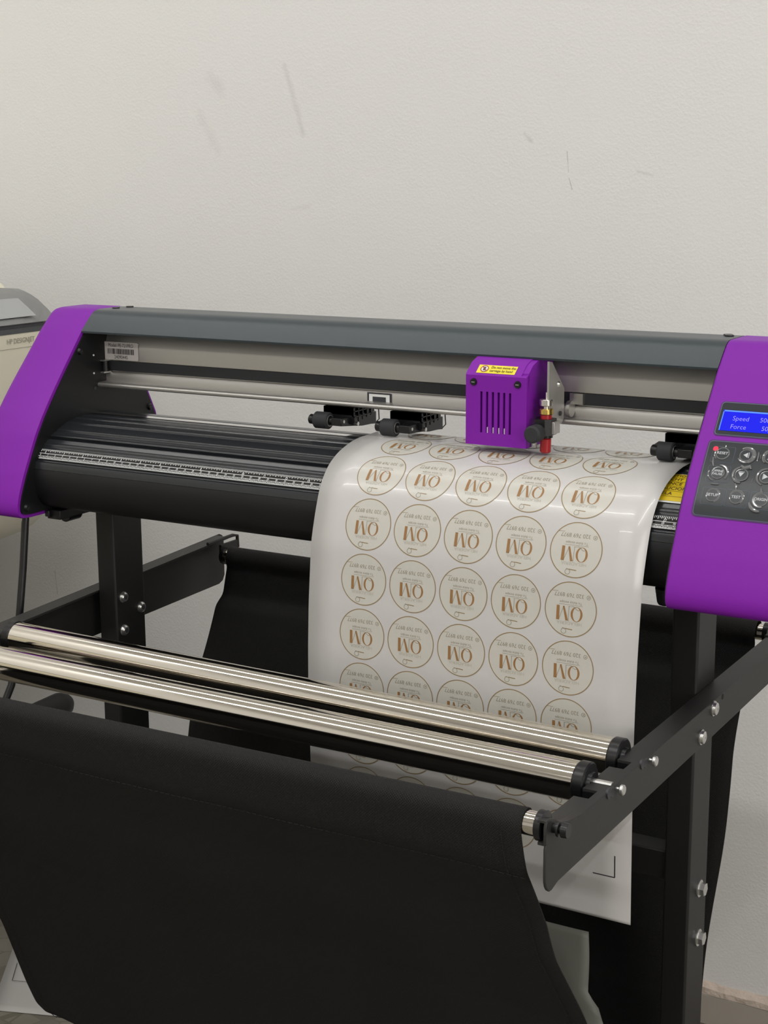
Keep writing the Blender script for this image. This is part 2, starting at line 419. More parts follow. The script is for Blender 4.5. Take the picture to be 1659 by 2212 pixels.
# right purple cover: the control box
mb = MB(); secs = []
for x, d in ((.3556, .0015), (.3562, .0005), (.3580, 0), (.61, 0), (.617, .002), (.62, .008)):
    secs.append([(x, p[0], p[1]) for p in inset(OUT, sg*d)])
vs = [p for s in secs for p in s]; fs = []
for k in range(len(secs)-1):
    for i in range(n): fs.append((k*n+i, k*n+(i+1) % n, (k+1)*n+(i+1) % n, (k+1)*n+i))
fs += [tuple(range(n)), tuple(range((len(secs)-1)*n, len(secs)*n))]
mb.add(vs, fs, M_purple); tag(link('control_box', mb, plot, smooth=50), 'purple control box on the right')
# black side plates with screws and holes
for xs, nm in ((XL-.0012, 'left'), (XR-.0018, 'right')):
    mb = MB().prism(INS, xs, xs+.003, M_black); pl = link('side_plate', mb, plot)
    if nm == 'left':
        for y, z in ((-.0985, .8088), (-.0045, .9640), (.1098, .8892)):
            s = MB().cyl((XL+.0015, y, z), (XL+.0045, y, z), .0042, M_blackpl, 20, .0030)
            s.box(XL+.0044, XL+.0047, y-.0018, y+.0018, z-.0003, z+.0003, M_ink)
            link('screw', s, pl)
        for y, z in ((.0173, .9577), (.0167, .938)): link('rivet', MB().cyl((XL+.0017, y, z), (XL+.0024, y, z), .0011, M_white, 12), pl)
        link('hole', MB().cyl((XL+.0017, .0179, .9215), (XL+.0021, .0179, .9215), .0018, M_ink, 14), pl)
# top cover beam (folded sheet metal)
bt = [tuple(p) for p in covp.p if p.y > .9845 or p.x > 0]
bt = [tuple(p) for p in covp.p[:int(.083/covp.step)] if p.y > .9846]
bt = inset(bt+[(.02, .9846), (.072, .9846)], 0)
outer = [(y, z-.0003) for (y, z) in bt[:-2]]
inner = []
for (y, z) in reversed(outer): inner.append((y+.0018, z-.0026))
last = outer[-1]
mb = MB().prism(outer+[(last[0]+.0005, .9832), (last[0]+.009, .9832), (last[0]+.009, .9850)]+[p for p in inner if p[1] > .9855]+[(.0700, .9900), (.0720, .9900), (.0720, 1.0065)], XL, XR, M_beam)
beam = link('top_cover', mb, plot, smooth=40)
for x, y in ((-.3440, .0467), (-.3400, .0655), (.3455, .0595), (.3425, .0655)): link('screw_cap', MB().cyl((x, y, 1.0068), (x, y, 1.0080), .0042, M_blackpl, 20), beam)
# aluminium rail with belt channel and lip
RAIL = [(.0440, .9840), (.0374, .9672), (.0372, .9662), (.0370, .9650), (.0370, .9508), (.0415, .9503), (.0415, .9378), (.0385, .9376), (.0370, .9350), (.0370, .9278),
        (.0345, .9275), (.0250, .9275), (.0230, .9268), (.0222, .9252), (.0225, .9235), (.0240, .9222), (.0350, .9218), (.0640, .9218), (.0640, .9840)]
rail = link('rail', MB().prism(RAIL, XL+.001, XR, M_alu), plot)
belt = link('drive_belt', MB().box(XL+.004, XR, .0392, .0408, .9390, .9498, M_belt), plot)
mb = MB().box(XL+.001, XL+.007, .028, .040, .9500, .9515, M_zinc).box(XL+.001, XL+.007, .028, .040, .9370, .9385, M_zinc).cyl((XL+.004, .034, .9385), (XL+.004, .034, .950), .0040, M_blackpl, 20)
link('belt_pulley', mb, plot)
# model label on the rail
mb = MB(); W = .0485
lab = rrect2(-W/2, -.0097, W/2, .0097, .002)
o0 = (-.3310, .0366, .9613)
mb.box(o0[0]-W/2+.001, o0[0]+W/2-.001, .0367, .0385, o0[2]-.009, o0[2]+.009, M_label); putp(mb, lab, o0, (1, 0, 0), (0, 0, 1), M_label, .0001)
putp(mb, text2d('Model: PE-721PRO', .0056, sx=.80), (o0[0], o0[1], .9673), (1, 0, 0), (0, 0, 1), M_ink, .0003)
putp(mb, text2d('24090445', .0056, sx=.85), (o0[0], o0[1], .9545), (1, 0, 0), (0, 0, 1), M_ink, .0003)
x = -.0185; rb = random.Random(5)
while x < .0185:
    wbar = rb.choice((.0004, .0004, .0008, .0011)); putp(mb, rect2(x, -.0030, x+wbar, .0030), (o0[0], o0[1], .9608), (1, 0, 0), (0, 0, 1), M_ink, .0003); x += wbar+rb.choice((.0004, .0005, .0009))
ml = link('model_label', mb, plot, recalc=False)
tag(ml, 'white barcode label')
# carriage reference mark: black frame, white, black square
mb = MB()
for a, b, c, d, mt, of in ((-.0165, .9275, .0118, .9365, M_ink, .0002), (-.0142, .9275, .0095, .9350, M_white, .0004), (-.0100, .9275, .0053, .9325, M_ink, .0006)):
    putp(mb, rect2(a, b, c, d), (0, .0368, 0), (1, 0, 0), (0, 0, 1), mt, of)
tag(link('target_sticker', mb, plot, recalc=False), 'black and white square target sticker')

# platen with ribs, ruler and housing
PL = [(.085, .865), (.060, .888), (.0400, .8945), (.0250, .8955), (.0107, .8955), (-.0076, .8945), (-.024, .8928), (-.0368, .8886), (-.0496, .8828), (-.0593, .8773), (-.0647, .8726), (-.0721, .8677), (-.0778, .8612), (-.0815, .8563), (-.0830, .8480)]
S0 = (Vector(PL[1])-Vector(PL[0])).length+(Vector(PL[2])-Vector(PL[1])).length+(Vector(PL[3])-Vector(PL[2])).length-.0052  # where the rib measures start
platp = Prof(PL, .001, .004)
grooves = [(S0+.0120, .0012, .0006), (S0+.0350, .0012, .0008), (S0+.0486, .0016, .0012), (S0+.0635, .0016, .0012), (S0+.0797, .0016, .0012), (S0+.0915, .0022, .0045), (S0+.1053, .0022, .0012), (S0+.1225, .0020, .0018)]
pts = []; t = 0.
while t <= platp.len:
    d = 0
    for g, wd, dp in grooves:
        if abs(t-g) < wd: d = max(d, dp*(1-(abs(t-g)/wd)**3))
        elif -2.6*wd < t-g < -wd and d == 0: d = -.0005*math.sin(math.pi*(g-wd-t)/(1.6*wd))
    q = platp.ev(t, -d); pts.append((q.x, q.y)); t += .0005
mb = MB().prism(pts+[(-.060, .8480), (.060, .855)], XL+.0018, XR-.0018, M_platen); link('platen', mb, plot, smooth=25)
mb = MB(); put(mb, rect2(XL+.002, -.0105, XR-.002, .0, 1, 8), platp, 0, S0+.0125, .0004, M_strip); tag(link('cutting_strip', mb, plot, recalc=False), 'shiny steel cutting strip')
HS = [(-.0830, .8478), (-.0845, .8440), (-.0850, .8360), (-.0835, .8240), (-.0790, .8130), (-.0710, .8060), (-.060, .8025), (-.045, .8010), (.10, .8010), (.10, .850), (-.06, .8478)]
hp_ = Prof(HS[:8], .002, .004)
mb = MB().prism([tuple(p) for p in hp_.p]+[(.10, .8010), (.10, .8475)], XL+.0018, XR-.0018, M_black); link('lower_housing', mb, plot, smooth=25)
# ruler tape
rs = S0+.1086
mb = MB(); put(mb, rect2(XL+.003, -.0122, XR-.003, 0, 1, 6), platp, 0, rs, .0003, M_ruler); rul = link('ruler_tape', mb, plot, recalc=False)
mb = MB()
i = 0; x = XL+.0040
while x < XR-.004:
    h = .0032 if i % 4 == 0 else (.0026 if i % 2 == 0 else .0020)
    put(mb, rect2(-.0003, -h, .0003, 0), platp, x, rs+.0002, .0005, M_white); x += .0254/16; i += 1
i = 0; x = XL+.0050
while x < XR-.004:
    h = .0036 if i % 10 == 0 else (.0030 if i % 5 == 0 else .0022)
    put(mb, rect2(-.00025, 0, .00025, h), platp, x, rs+.0121, .0005, M_white); x += .001; i += 1
put(mb, rect2(XL+.003, -.00025, XR-.003, .00025), platp, 0, rs+.0056, .0005, M_white)
put(mb, rect2(XL+.003, -.00020, XR-.003, .00020), platp, 0, rs+.0089, .0005, M_white)
for k in range(28): put(mb, text2d(str(k), .0032, ex=.01), platp, XL+.0105+.0254*k, rs+.0042, .0005, M_white)
for k in range(71): put(mb, text2d(str(k), .0026, ex=.01), platp, XL+.0052+.01*k, rs+.0072, .0005, M_white)
tag(link('ruler_scale', mb, rul, recalc=False), 'white ruler marks and numbers')
# multilingual caution label
mb = MB(); a, b = S0+.0490, S0+.0915
put(mb, rect2(.305, -(b-a+.002), .395-.042, .0008, 1, 20), platp, 0, a, .0004, M_white)
put(mb, rect2(.305, -(b-a), .395-.042, 0, 1, 20), platp, 0, a, .0006, M_yellow)
for i, tx in enumerate(('ATTENTION', 'VORSICHT', 'PRUDENCE', 'PRECAUCION', 'CAUTELA')):
    put(mb, text2d(tx, .0058, 'LEFT', .010, .98), platp, .3125, a+.0046+.0072*i, .0009, M_brownink)
    put(mb, rect2(.305, -.00015, .3535, .00015), platp, 0, a+.0082+.0072*i, .0009, M_brownink)
tag(link('caution_label', mb, plot, recalc=False), 'yellow caution label in several languages')

# LCD and keypad on the curved front of the control box
def cs(k): return k   # arc length measured from the front edge of the top cover
S_off = sum((Vector(COV[i+1])-Vector(COV[i])).length for i in range(2))       # arc length at the front bend
def sP(v): # arc position from height on the cover front
    best = min(range(int(.03/covp.step), covp.n-12), key=lambda i: abs(covp.p[i].y-v)); return best*covp.step
K = 1.0
pn = MB(); s_a, s_b = sP(.9592), sP(.9345); X0, X1 = .3688, .456
put(pn, rrect2(X0-.0009, -(s_b-s_a)-.0009, X1+.0009, .0009, .0035), covp, 0, s_a, .0003, M_purple_shade)
put(pn, rrect2(X0, -(s_b-s_a), X1, 0, .003), covp, 0, s_a, .0006, M_panel_line)
put(pn, rrect2(X0+.0006, -(s_b-s_a)+.0006, X1-.0006, -.0006, .0026), covp, 0, s_a, .0008, M_panel)
bz = tag(link('display_bezel', pn, plot, recalc=False), 'dark frame around the blue display')
pn = MB(); l_a, l_b = sP(.9536), sP(.9386)
put(pn, rect2(.3717, -(l_b-l_a), .4530, 0, 1, 10), covp, 0, l_a, .0011, M_lcd)
put(pn, rect2(.3727, -.0016, .4530, -.0002, 1, 2), covp, 0, l_a, .0013, M_lcd_edge)
put(pn, rect2(.3719, -(l_b-l_a), .3727, -.0016, 1, 4), covp, 0, l_a, .0013, M_lcd_edge)
LCDT = [('Speed', .3813, sP(.9478), 'LEFT'), ('Force', .3811, sP(.9415), 'LEFT'), ('500mm/s', .4045, sP(.9478), 'LEFT'), ('50g', .4075, sP(.9415), 'LEFT')]
for tx, x, s, al in LCDT: put(pn, text2d(tx, .0062, al, -.01, .95), covp, x, s, .0014, M_lcdtxt)
tag(link('lcd_screen', pn, bz, recalc=False), 'blue lit display reading Speed and Force')
k_a, k_b = sP(.9308), sP(.8742)
X0 = .3672; pn = MB(); put(pn, rrect2(X0-.0012, -(k_b-k_a)-.0012, X1+.0009, .0012, .004, 30), covp, 0, k_a, .0003, M_purple_shade)
put(pn, rrect2(X0, -(k_b-k_a), X1, 0, .0035, 30), covp, 0, k_a, .0006, M_panel_line)
put(pn, rrect2(X0+.0005, -(k_b-k_a)+.0005, X1-.0005, -.0005, .003, 30), covp, 0, k_a, .0008, M_panel)
KX = (.3811, .4010, .4217, .4425); KZ = (.9208, .9064, .8906)
boxes = [(0, 0), (0, 1), (0, 2), (1, 2), (2, 2), (3, 2), (3, 0), (3, 1)]
for i, j in boxes:
    c = sP(KZ[j])+.001; o_ = rrect2(-.0092, -.0072, .0098, .0078, .0012, 4); put(pn, o_, covp, KX[i], c, .0010, M_panel_line)
    put(pn, rrect2(-.00895, -.00695, .00955, .00755, .0010, 4), covp, KX[i], c, .0012, M_panel)
kp = tag(link('keypad', pn, plot, recalc=False), 'dark membrane keypad')
pl_ = MB(); put(pl_, disc2(0, 0, .0022, 16, 3), covp, .3742, sP(.9243), .0016, M_led); tag(link('indicator_light', pl_, kp, recalc=False), 'small glowing red light')
texts = {(0, 0): ['RESET'], (0, 1): ['OFFINE', 'PAUSE'], (0, 2): ['SETUP'], (1, 2): ['TEST'], (2, 2): ['ORIGIN'], (3, 2): ['ENTER'], (1, 0): '<', (1, 1): 'v', (2, 1): '>', (2, 0): '^', (3, 0): ['SPEED'], (3, 1): ['FORCE']}
def bub(mb, path, r):                                     # raised glossy ridge lying on the film
    pts = []
    for (u, v) in path:
        q = covp.ev(v, .0012); pts.append((u, q.x, q.y))
    mb.tube(pts, r, M_bubble, 8, True, [r*(.55+.45*math.sin(math.pi*min(1, max(.12, k/(len(path)-1))))) for k in range(len(path))])
rb = random.Random(11)
for (i, j), tx in texts.items():
    m_ = MB(); x, s = KX[i], sP(KZ[j])
    put(m_, disc2(0, 0, .0048, 24, 4), covp, x, s, .0020, M_panel)
    ring = [(x+.0052*math.cos(a), s+.0052*math.sin(a)) for a in [2*math.pi*k/28 for k in range(29)]]
    qs = [covp.ev(v, .0014) for u, v in ring]; m_.tube([(u, q.x, q.y) for (u, v), q in zip(ring, qs)], .0007, M_bubble, 8)
    if isinstance(tx, list):
        for k, l_ in enumerate(tx): put(m_, text2d(l_, .0030 if len(tx) > 1 else .0034, 'CENTER', .02, 1.05 if len(l_) < 6 else .95), covp, x, s+(.0027*k-.0013 if len(tx) > 1 else 0), .0024, M_keytxt)
    else:
        d = {'<': 180, '^': 90, 'v': -90, '>': 0}[tx]; a = math.radians(d); ca, sa = math.cos(a), math.sin(a)
        tri = [(p*ca-q*sa, p*sa+q*ca) for p, q in ((-.0018, -.0024), (-.0018, .0024), (.0020, 0))]
        if tx in '<>v': tri = [(u-.0002, v) for u, v in tri]
        put(m_, (tri, [(0, 1, 2)]), covp, x, s, .0024, M_keytxt)
        b0 = [(p*ca-q*sa, p*sa+q*ca) for p, q in ((-.0027, -.0026), (-.0022, -.0026), (-.0022, .0026), (-.0027, .0026))]
        put(m_, (b0, [(0, 1, 2, 3)]), covp, x, s, .0024, M_keytxt)
    link('button', m_, kp, recalc=False)
def arc(x, s, R, a0, a1, n=12, wob=.0): return [(x+R*math.cos(a0+(a1-a0)*k/n)*(1+wob*math.sin(k)), s-R*math.sin(a0+(a1-a0)*k/n)) for k in range(n+1)]
m_ = MB(); P_ = math.pi
bub(m_, arc(KX[1], sP(KZ[0]), .0070, -1.2, 2.2), .0016); bub(m_, arc(KX[1], sP(KZ[0]), .0066, 3.6, 5.2), .0011)
bub(m_, [(KX[1]-.002, sP(.9135)), (KX[1]+.001, sP(.9120)), (KX[1]+.006, sP(.9125)), (KX[1]+.0065, sP(.9105))], .0019)
bub(m_, arc(KX[1], sP(KZ[1]), .0072, 1.9, 3.7), .0012); bub(m_, arc(KX[1], sP(KZ[1]), .0068, 3.6, 4.8), .0014)
bub(m_, [(KX[1]-.0035, sP(.900)), (KX[1]-.002, sP(.8975)), (KX[1]-.0015, sP(.8955))], .0011)
bub(m_, arc(KX[1], sP(KZ[2]), .0062, -.8, 2.8), .0010)
bub(m_, arc(KX[0], sP(KZ[0]), .0068, 2.6, 4.0), .0009); bub(m_, [(KX[0]-.0072, sP(.9178)), (KX[0]-.0066, sP(.914)), (KX[0]-.005, sP(.9118))], .0010)
bub(m_, arc(KX[0]+.001, sP(KZ[1]), .0072, -.7, 1.7), .0013); bub(m_, arc(KX[0]-.0005, sP(KZ[1]), .0075, 2.9, 4.5), .0009)
bub(m_, [(KX[0]-.0035, sP(.8990)), (KX[0]-.001, sP(.8975)), (KX[0]+.003, sP(.8978))], .0009)
bub(m_, arc(KX[0], sP(KZ[2]), .0060, -1.2, 2.4), .0009)
bub(m_, arc(KX[2], sP(KZ[1]), .0076, 1.6, 4.4), .0012); bub(m_, [(KX[2]-.002, sP(.8975)), (KX[2]-.001, sP(.8955)), (KX[2]+.001, sP(.894))], .0010)
bub(m_, arc(KX[2], sP(KZ[2]), .0064, 1.5, 5.0), .0016); bub(m_, arc(KX[2]-.001, sP(KZ[2]-.003), .0080, 3.3, 4.9), .0018)
bub(m_, [(KX[1]+.0095, sP(.9235)), (KX[1]+.0100, sP(.9205)), (KX[1]+.0098, sP(.918))], .0009)
bub(m_, [(KX[1]+.0118, sP(.922)), (KX[1]+.0120, sP(.9185))], .0005); bub(m_, [(KX[1]+.0098, sP(.9045)), (KX[1]+.0100, sP(.9015))], .0004)
bub(m_, arc(KX[2], sP(KZ[0]), .0066, 1.0, 4.0), .0012)
bub(m_, [(KX[0]+.001, sP(.9268)), (KX[0]+.0008, sP(.9250)), (KX[0]-.0003, sP(.9235))], .0007)
tag(link('film_bubbles', m_, kp), 'glossy raised bubbles in the keypad film')

# carriage with vents, warning label, knife holder
C0, C1, CF, CB, CZ = .1256, .1872, -.0230, .0210, .9050
prof = [(-.0190, CZ), (-.0190, .9690), (-.0185, .9727), (-.0100, .9792), (-.0010, .9823), (.0100, .9838), (CB, .9840), (CB, CZ)]
mb = MB().prism(prof, C0, C1, M_purple)
slots = [px for px in (.1415, .1474, .1533, .1591, .1647, .1706)]; sw, sz0, sz1 = .0024, .9165, .9545
mb.prism([(CF, .9545), (CF, .9693), (-.0222, .9703), (-.0180, .9715), (-.0190, .9545)], C0, C1, M_purple)
mb.box(C0, C1, CF, -.0190, CZ, sz0, M_purple)
mb.box(C0, C1, CB, .0335, .9290, .9838, M_purple);
edges = [C0]+[e for s_ in slots for e in (s_-sw/2, s_+sw/2)]+[C1]
for k in range(0, len(edges), 2): mb.box(edges[k], edges[k+1], CF, -.0190, sz0, sz1, M_purple)
car = link('carriage', mb, plot)
mb = MB().prism([(-.0222, .9703), (-.0185, .9712), (-.0095, .9780), (-.0005, .9815), (.0105, .9835), (CB, .9838), (CB, .9846), (.0100, .9845), (-.0005, .9831), (-.0105, .9796)], C0-.0002, C1-.006, M_purple)
link('carriage_hood', mb, car)
mb = MB()  # white slivers painted for the bright wall seen through the slots
for s_ in slots[1:5]: mb.box(s_-.0003, s_+.0006, -.0222, -.0190, sz0, sz0+.0052, M_pill)
link('vent_see_through', mb, car)
for x in (.1337, .1783):
    link('screw', MB().cyl((x, CF+.001, .9628), (x, CF-.0016, .9628), .0037, M_blackpl, 20, .0030).box(x-.0016, x+.0016, CF-.0018, CF-.0015, .9625, .9631, M_zinc), car)
mb = MB(); o1 = Vector((.1563, -.0160, .9745)); uy = Vector((0, .0055, .0055)).normalized()
uy = (Vector((0, -.0105, .9796))-Vector((0, -.0222, .9703))).normalized(); oo = Vector((.1550, -.0222, .9703))+uy*.0064
putp(mb, rect2(-.0200, -.0052, .0190, .0052), oo, (1, 0, 0), uy, M_yellow2, .0003)
putp(mb, text2d('Do not move the', .0042, 'LEFT', .01, .84), oo+Vector((-.0068, 0, 0))+uy*.0022, (1, 0, 0), uy, M_brownink, .0007)
putp(mb, text2d('carriage by hand', .0042, 'LEFT', .01, .84), oo+Vector((-.0072, 0, 0))-uy*.0020, (1, 0, 0), uy, M_brownink, .0007)
putp(mb, disc2(0, 0, .0040, 24, 2), oo+Vector((-.0130, 0, 0)), (1, 0, 0), uy, M_white, .0006)
putp(mb, ring2(0, 0, .0033, .0040, 24), oo+Vector((-.0130, 0, 0)), (1, 0, 0), uy, M_red, .0009)
putp(mb, seg2(-.0025, .0025, .0025, -.0025, .0008), oo+Vector((-.0130, 0, 0)), (1, 0, 0), uy, M_red, .0010)
putp(mb, rect2(-.0011, -.0020, .0011, .0020), oo+Vector((-.0130, 0, 0)), (1, 0, 0), uy, M_ink, .0008)
tag(link('warning_label', mb, car, recalc=False), 'small yellow warning label')
mb = MB().prism([(-.0120, .9840), (-.0060, .9830), (.0215, .9560), (.0215, .9285), (.0170, .9240), (.0060, .9240), (-.012, .9240)], .2022, .2042, M_silverblk)
br = tag(link('carriage_bracket', mb, plot), 'grey metal side bracket of the carriage')
link('bracket_screw', MB().cyl((.2040, .0085, .9610), (.2060, .0085, .9610), .0032, M_zinc, 16, .002), br); link('bracket_hole', MB().cyl((.2040, .0120, .934), (.2056, .0120, .934), .0022, M_ink, 16), br)
link('belt_clamp', MB().box(.2045, .2175, .0335, .0400, .9400, .9500, M_alu2), br)
link('guide_wheel', MB().cyl((.2045, .030, .936), (.2085, .030, .936), .0075, M_alu2, 28), br)
kx, ky = .2020, -.0123
kh = link('knife_clamp', MB().prism([(.1950, -.0220), (.2050, -.0220), (.2095, -.0180), (.2095, -.0060), (.1950, -.0020), (.190, -.006)], .9178, .9325, M_blackpl, 'Z').cyl((kx, ky, .9150), (kx, ky, .918), .0062, M_blackpl, 24), plot)
link('clamp_block', MB().box(.2062, .2120, -.0165, -.0040, .9190, .9300, M_silverblk), kh, .0004)
link('clamp_knob', MB().tube([(.1985, -.036, .9205), (.1985, -.0345, .9205), (.1985, -.023, .9205), (.1985, -.018, .9205)], .0078, M_rubber, 28, True, [.0062, .0080, .0080, .005]), kh)
link('clamp_foot', MB().box(.1900, .1945, -.0175, -.0145, .9055, .9165, M_silverblk).cyl((.1925, -.0178, .9135), (.1925, -.0172, .9135), .0008, M_white, 8).cyl((.1925, -.0178, .9085), (.1925, -.0172, .9085), .0008, M_white, 8), kh, .0003)
bh = link('knife_holder', MB().cyl((kx, ky, .9325), (kx, ky, .9362), .0052, M_red, 24).cyl((kx-.0005, ky, .9010), (kx, ky, .9150), .0050, M_red, 24, bev=.0012), plot)
tag(bh, 'red knife holder barrel')
link('brass_ring', MB().cyl((kx, ky, .9362), (kx, ky, .9415), .0064, M_brass, 32, bev=.0006), bh)
link('knurled_knob', MB().cyl((kx, ky, .9415), (kx, ky, .9440), .0030, M_knurl, 20).cyl((kx, ky, .9440), (kx, ky, .9500), .0062, M_knurl, 32, bev=.0006), bh)
link('adjusting_pin', MB().cyl((kx, ky, .950), (kx, ky, .9562), .0010, M_knurl, 12), bh)

# three pinch rollers under the rail
def pinch(x0, wheel_w, zc, cut=False):
    yc, r = .0080, .0085
    hb = x0+.0352
    mb = MB().box(x0, hb, .0225, .050, .9140, .9217, M_blackpl).box(x0, hb, .0225, .026, .905, .9217, M_blackpl).box(hb-.0015, hb, .0225, .060, .9125, .9217, M_blackpl)
    for k in range(5): mb.box(hb, hb+.0012, .0225+.008*k, .0237+.008*k, .9060+.0012*k, .9217, M_blackpl)
    for z in (.9175, .9120): mb.box(hb, hb+.0012, .0225, .058, z, z+.0010, M_blackpl)
    p = link('pinch_roller_mount', mb, plot)
    tag(p, None)
    link('pinch_wheel', MB().cyl((x0, yc, zc), (x0+wheel_w, yc, zc), r, M_rubber, 36, bev=.0012).cyl((x0+wheel_w-.0005, yc, zc), (x0+wheel_w+.0004, yc, zc), .0058, M_alu, 24).cyl((x0+wheel_w, yc, zc), (x0+wheel_w+.0008, yc, zc), .0050, M_blackpl, 24), p)
    link('wheel_axle', MB().cyl((x0-.0068, yc, zc+.0005), (x0, yc, zc), .0050, M_blackpl, 20, bev=.0008).cyl((x0+wheel_w, yc, zc), (x0+wheel_w+.010, yc, zc-.0005), .0038, M_blackpl, 20).cyl((x0+wheel_w, yc, zc), (x0+wheel_w+.002, yc, zc), .0028, M_zinc, 12), p)
    mb = MB().prism([(yc-.004, zc-.0040), (yc-.004, zc+.0035), (.020, .9125), (.052, .9105), (.062, .9125), (.072, .9120), (.072, .8990), (.062, .9000), (.045, .9005), (.030, .9025)], x0+wheel_w+.004, hb-.003, M_blackpl)
    mb.prism([(yc+.0, zc+.001), (yc-.004, zc+.004), (.024, .9140), (.024, .9080)], x0-.0066, x0-.0012, M_blackpl)
    a = link('roller_arm', mb, p, .0006)
    link('pivot_pin', MB().cyl((hb-.003, .030, .9050), (hb+.0010, .030, .9050), .0020, M_zinc, 14).cyl((hb-.004, yc+.001, zc), (hb-.0025, yc+.001, zc), .0016, M_zinc, 12), p)
    pts = [(hb-.010+.0025*math.cos(a_), .0745+.0025*math.sin(a_), .9090+.0009*a_/6.283*1.25) for a_ in [k*.5 for k in range(100)]]
    link('spring', MB().tube(pts, .00045, M_ink, 6).tube([(hb-.0075, .0745, .9215), (hb-.004, .0775, .9200), (hb-.0035, .0785, .9030), (hb-.006, .0745, .8990)], .0006, M_ink, 6).box(hb-.012, hb-.004, .060, .080, .9195, .9217, M_blackpl), p)
    return p
pinch(-.0594, .0166, .9095); pinch(.0182, .0160, .9080); pinch(.3025, .0145, .9080)

# bits under the machine
mb = MB().box(XL, XL+.018, -.066, .000, .7910, .8010, M_black).cyl((XL+.010, -.050, .7930), (XL+.010, -.030, .7930), .0080, M_blackpl, 20).prism([(-.07, .8005), (-.07, .794), (-.055, .790), (-.02, .7935), (-.02, .8005)], XL+.0, XL+.006, M_blackpl)
link('lift_lever', mb, plot, .0008)
mb = MB().tube([(.337, -.055, .8015), (.337, -.055, .7965), (.337, -.055, .789), (.337, -.055, .7870)], .009, M_blackpl, 28, True, [.0100, .0092, .0080, .0068]); link('rubber_foot', mb, plot)
cab = MB().tube([(-.392, -.030, .7975), (-.3995, -.0510, .7920), (-.400, -.0535, .7786), (-.4005, -.0600, .73), (-.401, -.0677, .6851), (-.401, -.076, .645), (-.400, -.0885, .6033), (-.399, -.112, .572), (-.40, -.16, .50), (-.42, -.2, .36), (-.46, -.15, .20), (-.50, .0, .05), (-.52, .15, .0045), (-.6, .35, .0045), (-.7, .5, .0045)], .0042, M_cable, 14)
link('power_cable', cab, plot, smooth=60)

# ================================================================ THE STAND
AX = .368
stand = thing('plotter_stand', (0, .02, 0), 'black steel stand with two legs and long side arms under the cutting plotter', 'stand')
def leg(x0, x1, nm):
    l = link('leg', MB().box(x0, x1, 0, .0497, .035, .797, M_leg), stand, .0022, 3); return l
lgL = leg(-.3469, -.3219, 'l'); lgR = leg(.3230, .3480, 'r')
for x in (-.3344, .3355):
    f_ = link('foot_bar', MB().box(x-.02, x+.02, -.24, .27, .012, .036, M_leg), stand, .003)
    for y in (-.22, .25): link('foot_pad', MB().cyl((x, y, 0), (x, y, .0125), .016, M_rubber, 24), f_)
link('crossbar', MB().box(-.3219, .3230, .004, .030, .505, .5335, M_leg), stand, .0015)
def head_bolt(x, y, z, r, s, kind, par):
    m_ = MB(); a = lambda d: (x+s*d, y, z)
    if kind == 'hex':
        m_.cyl(a(0), a(.0012), r*1.25, M_zinc, 28); m_.cyl(a(.0012), a(.0062), r*.98, M_zinc, 6)
    elif kind == 'button':
        m_.tube([a(0), a(.0012), a(.0012), a(.0034), a(.0042)], r, M_zinc, 28, True, [r*1.1, r*1.1, r*.95, r*.88, r*.6])
        m_.cyl(a(.0042), a(.0044), r*.18, M_alu, 10)
    else:
        m_.tube([a(0), a(.0010), a(.0028), a(.0040)], r, M_zinc, 28, True, [r*1.1, r*1.1, r*.95, r*.7]); m_.cyl(a(.0040), a(.0042), r*.46, M_ink, 6)
    return link('bolt', m_, par, smooth=30)
for y, z in ((.0121, .6897), (.0418, .6712), (.0113, .6518)): head_bolt(-.3219, y, z, .0058, 1, 'socket', lgL)
for y, z in ((.0285, .4922), (.0300, .4415)): head_bolt(.3480, y, z, .0066, 1, 'hex', lgR)
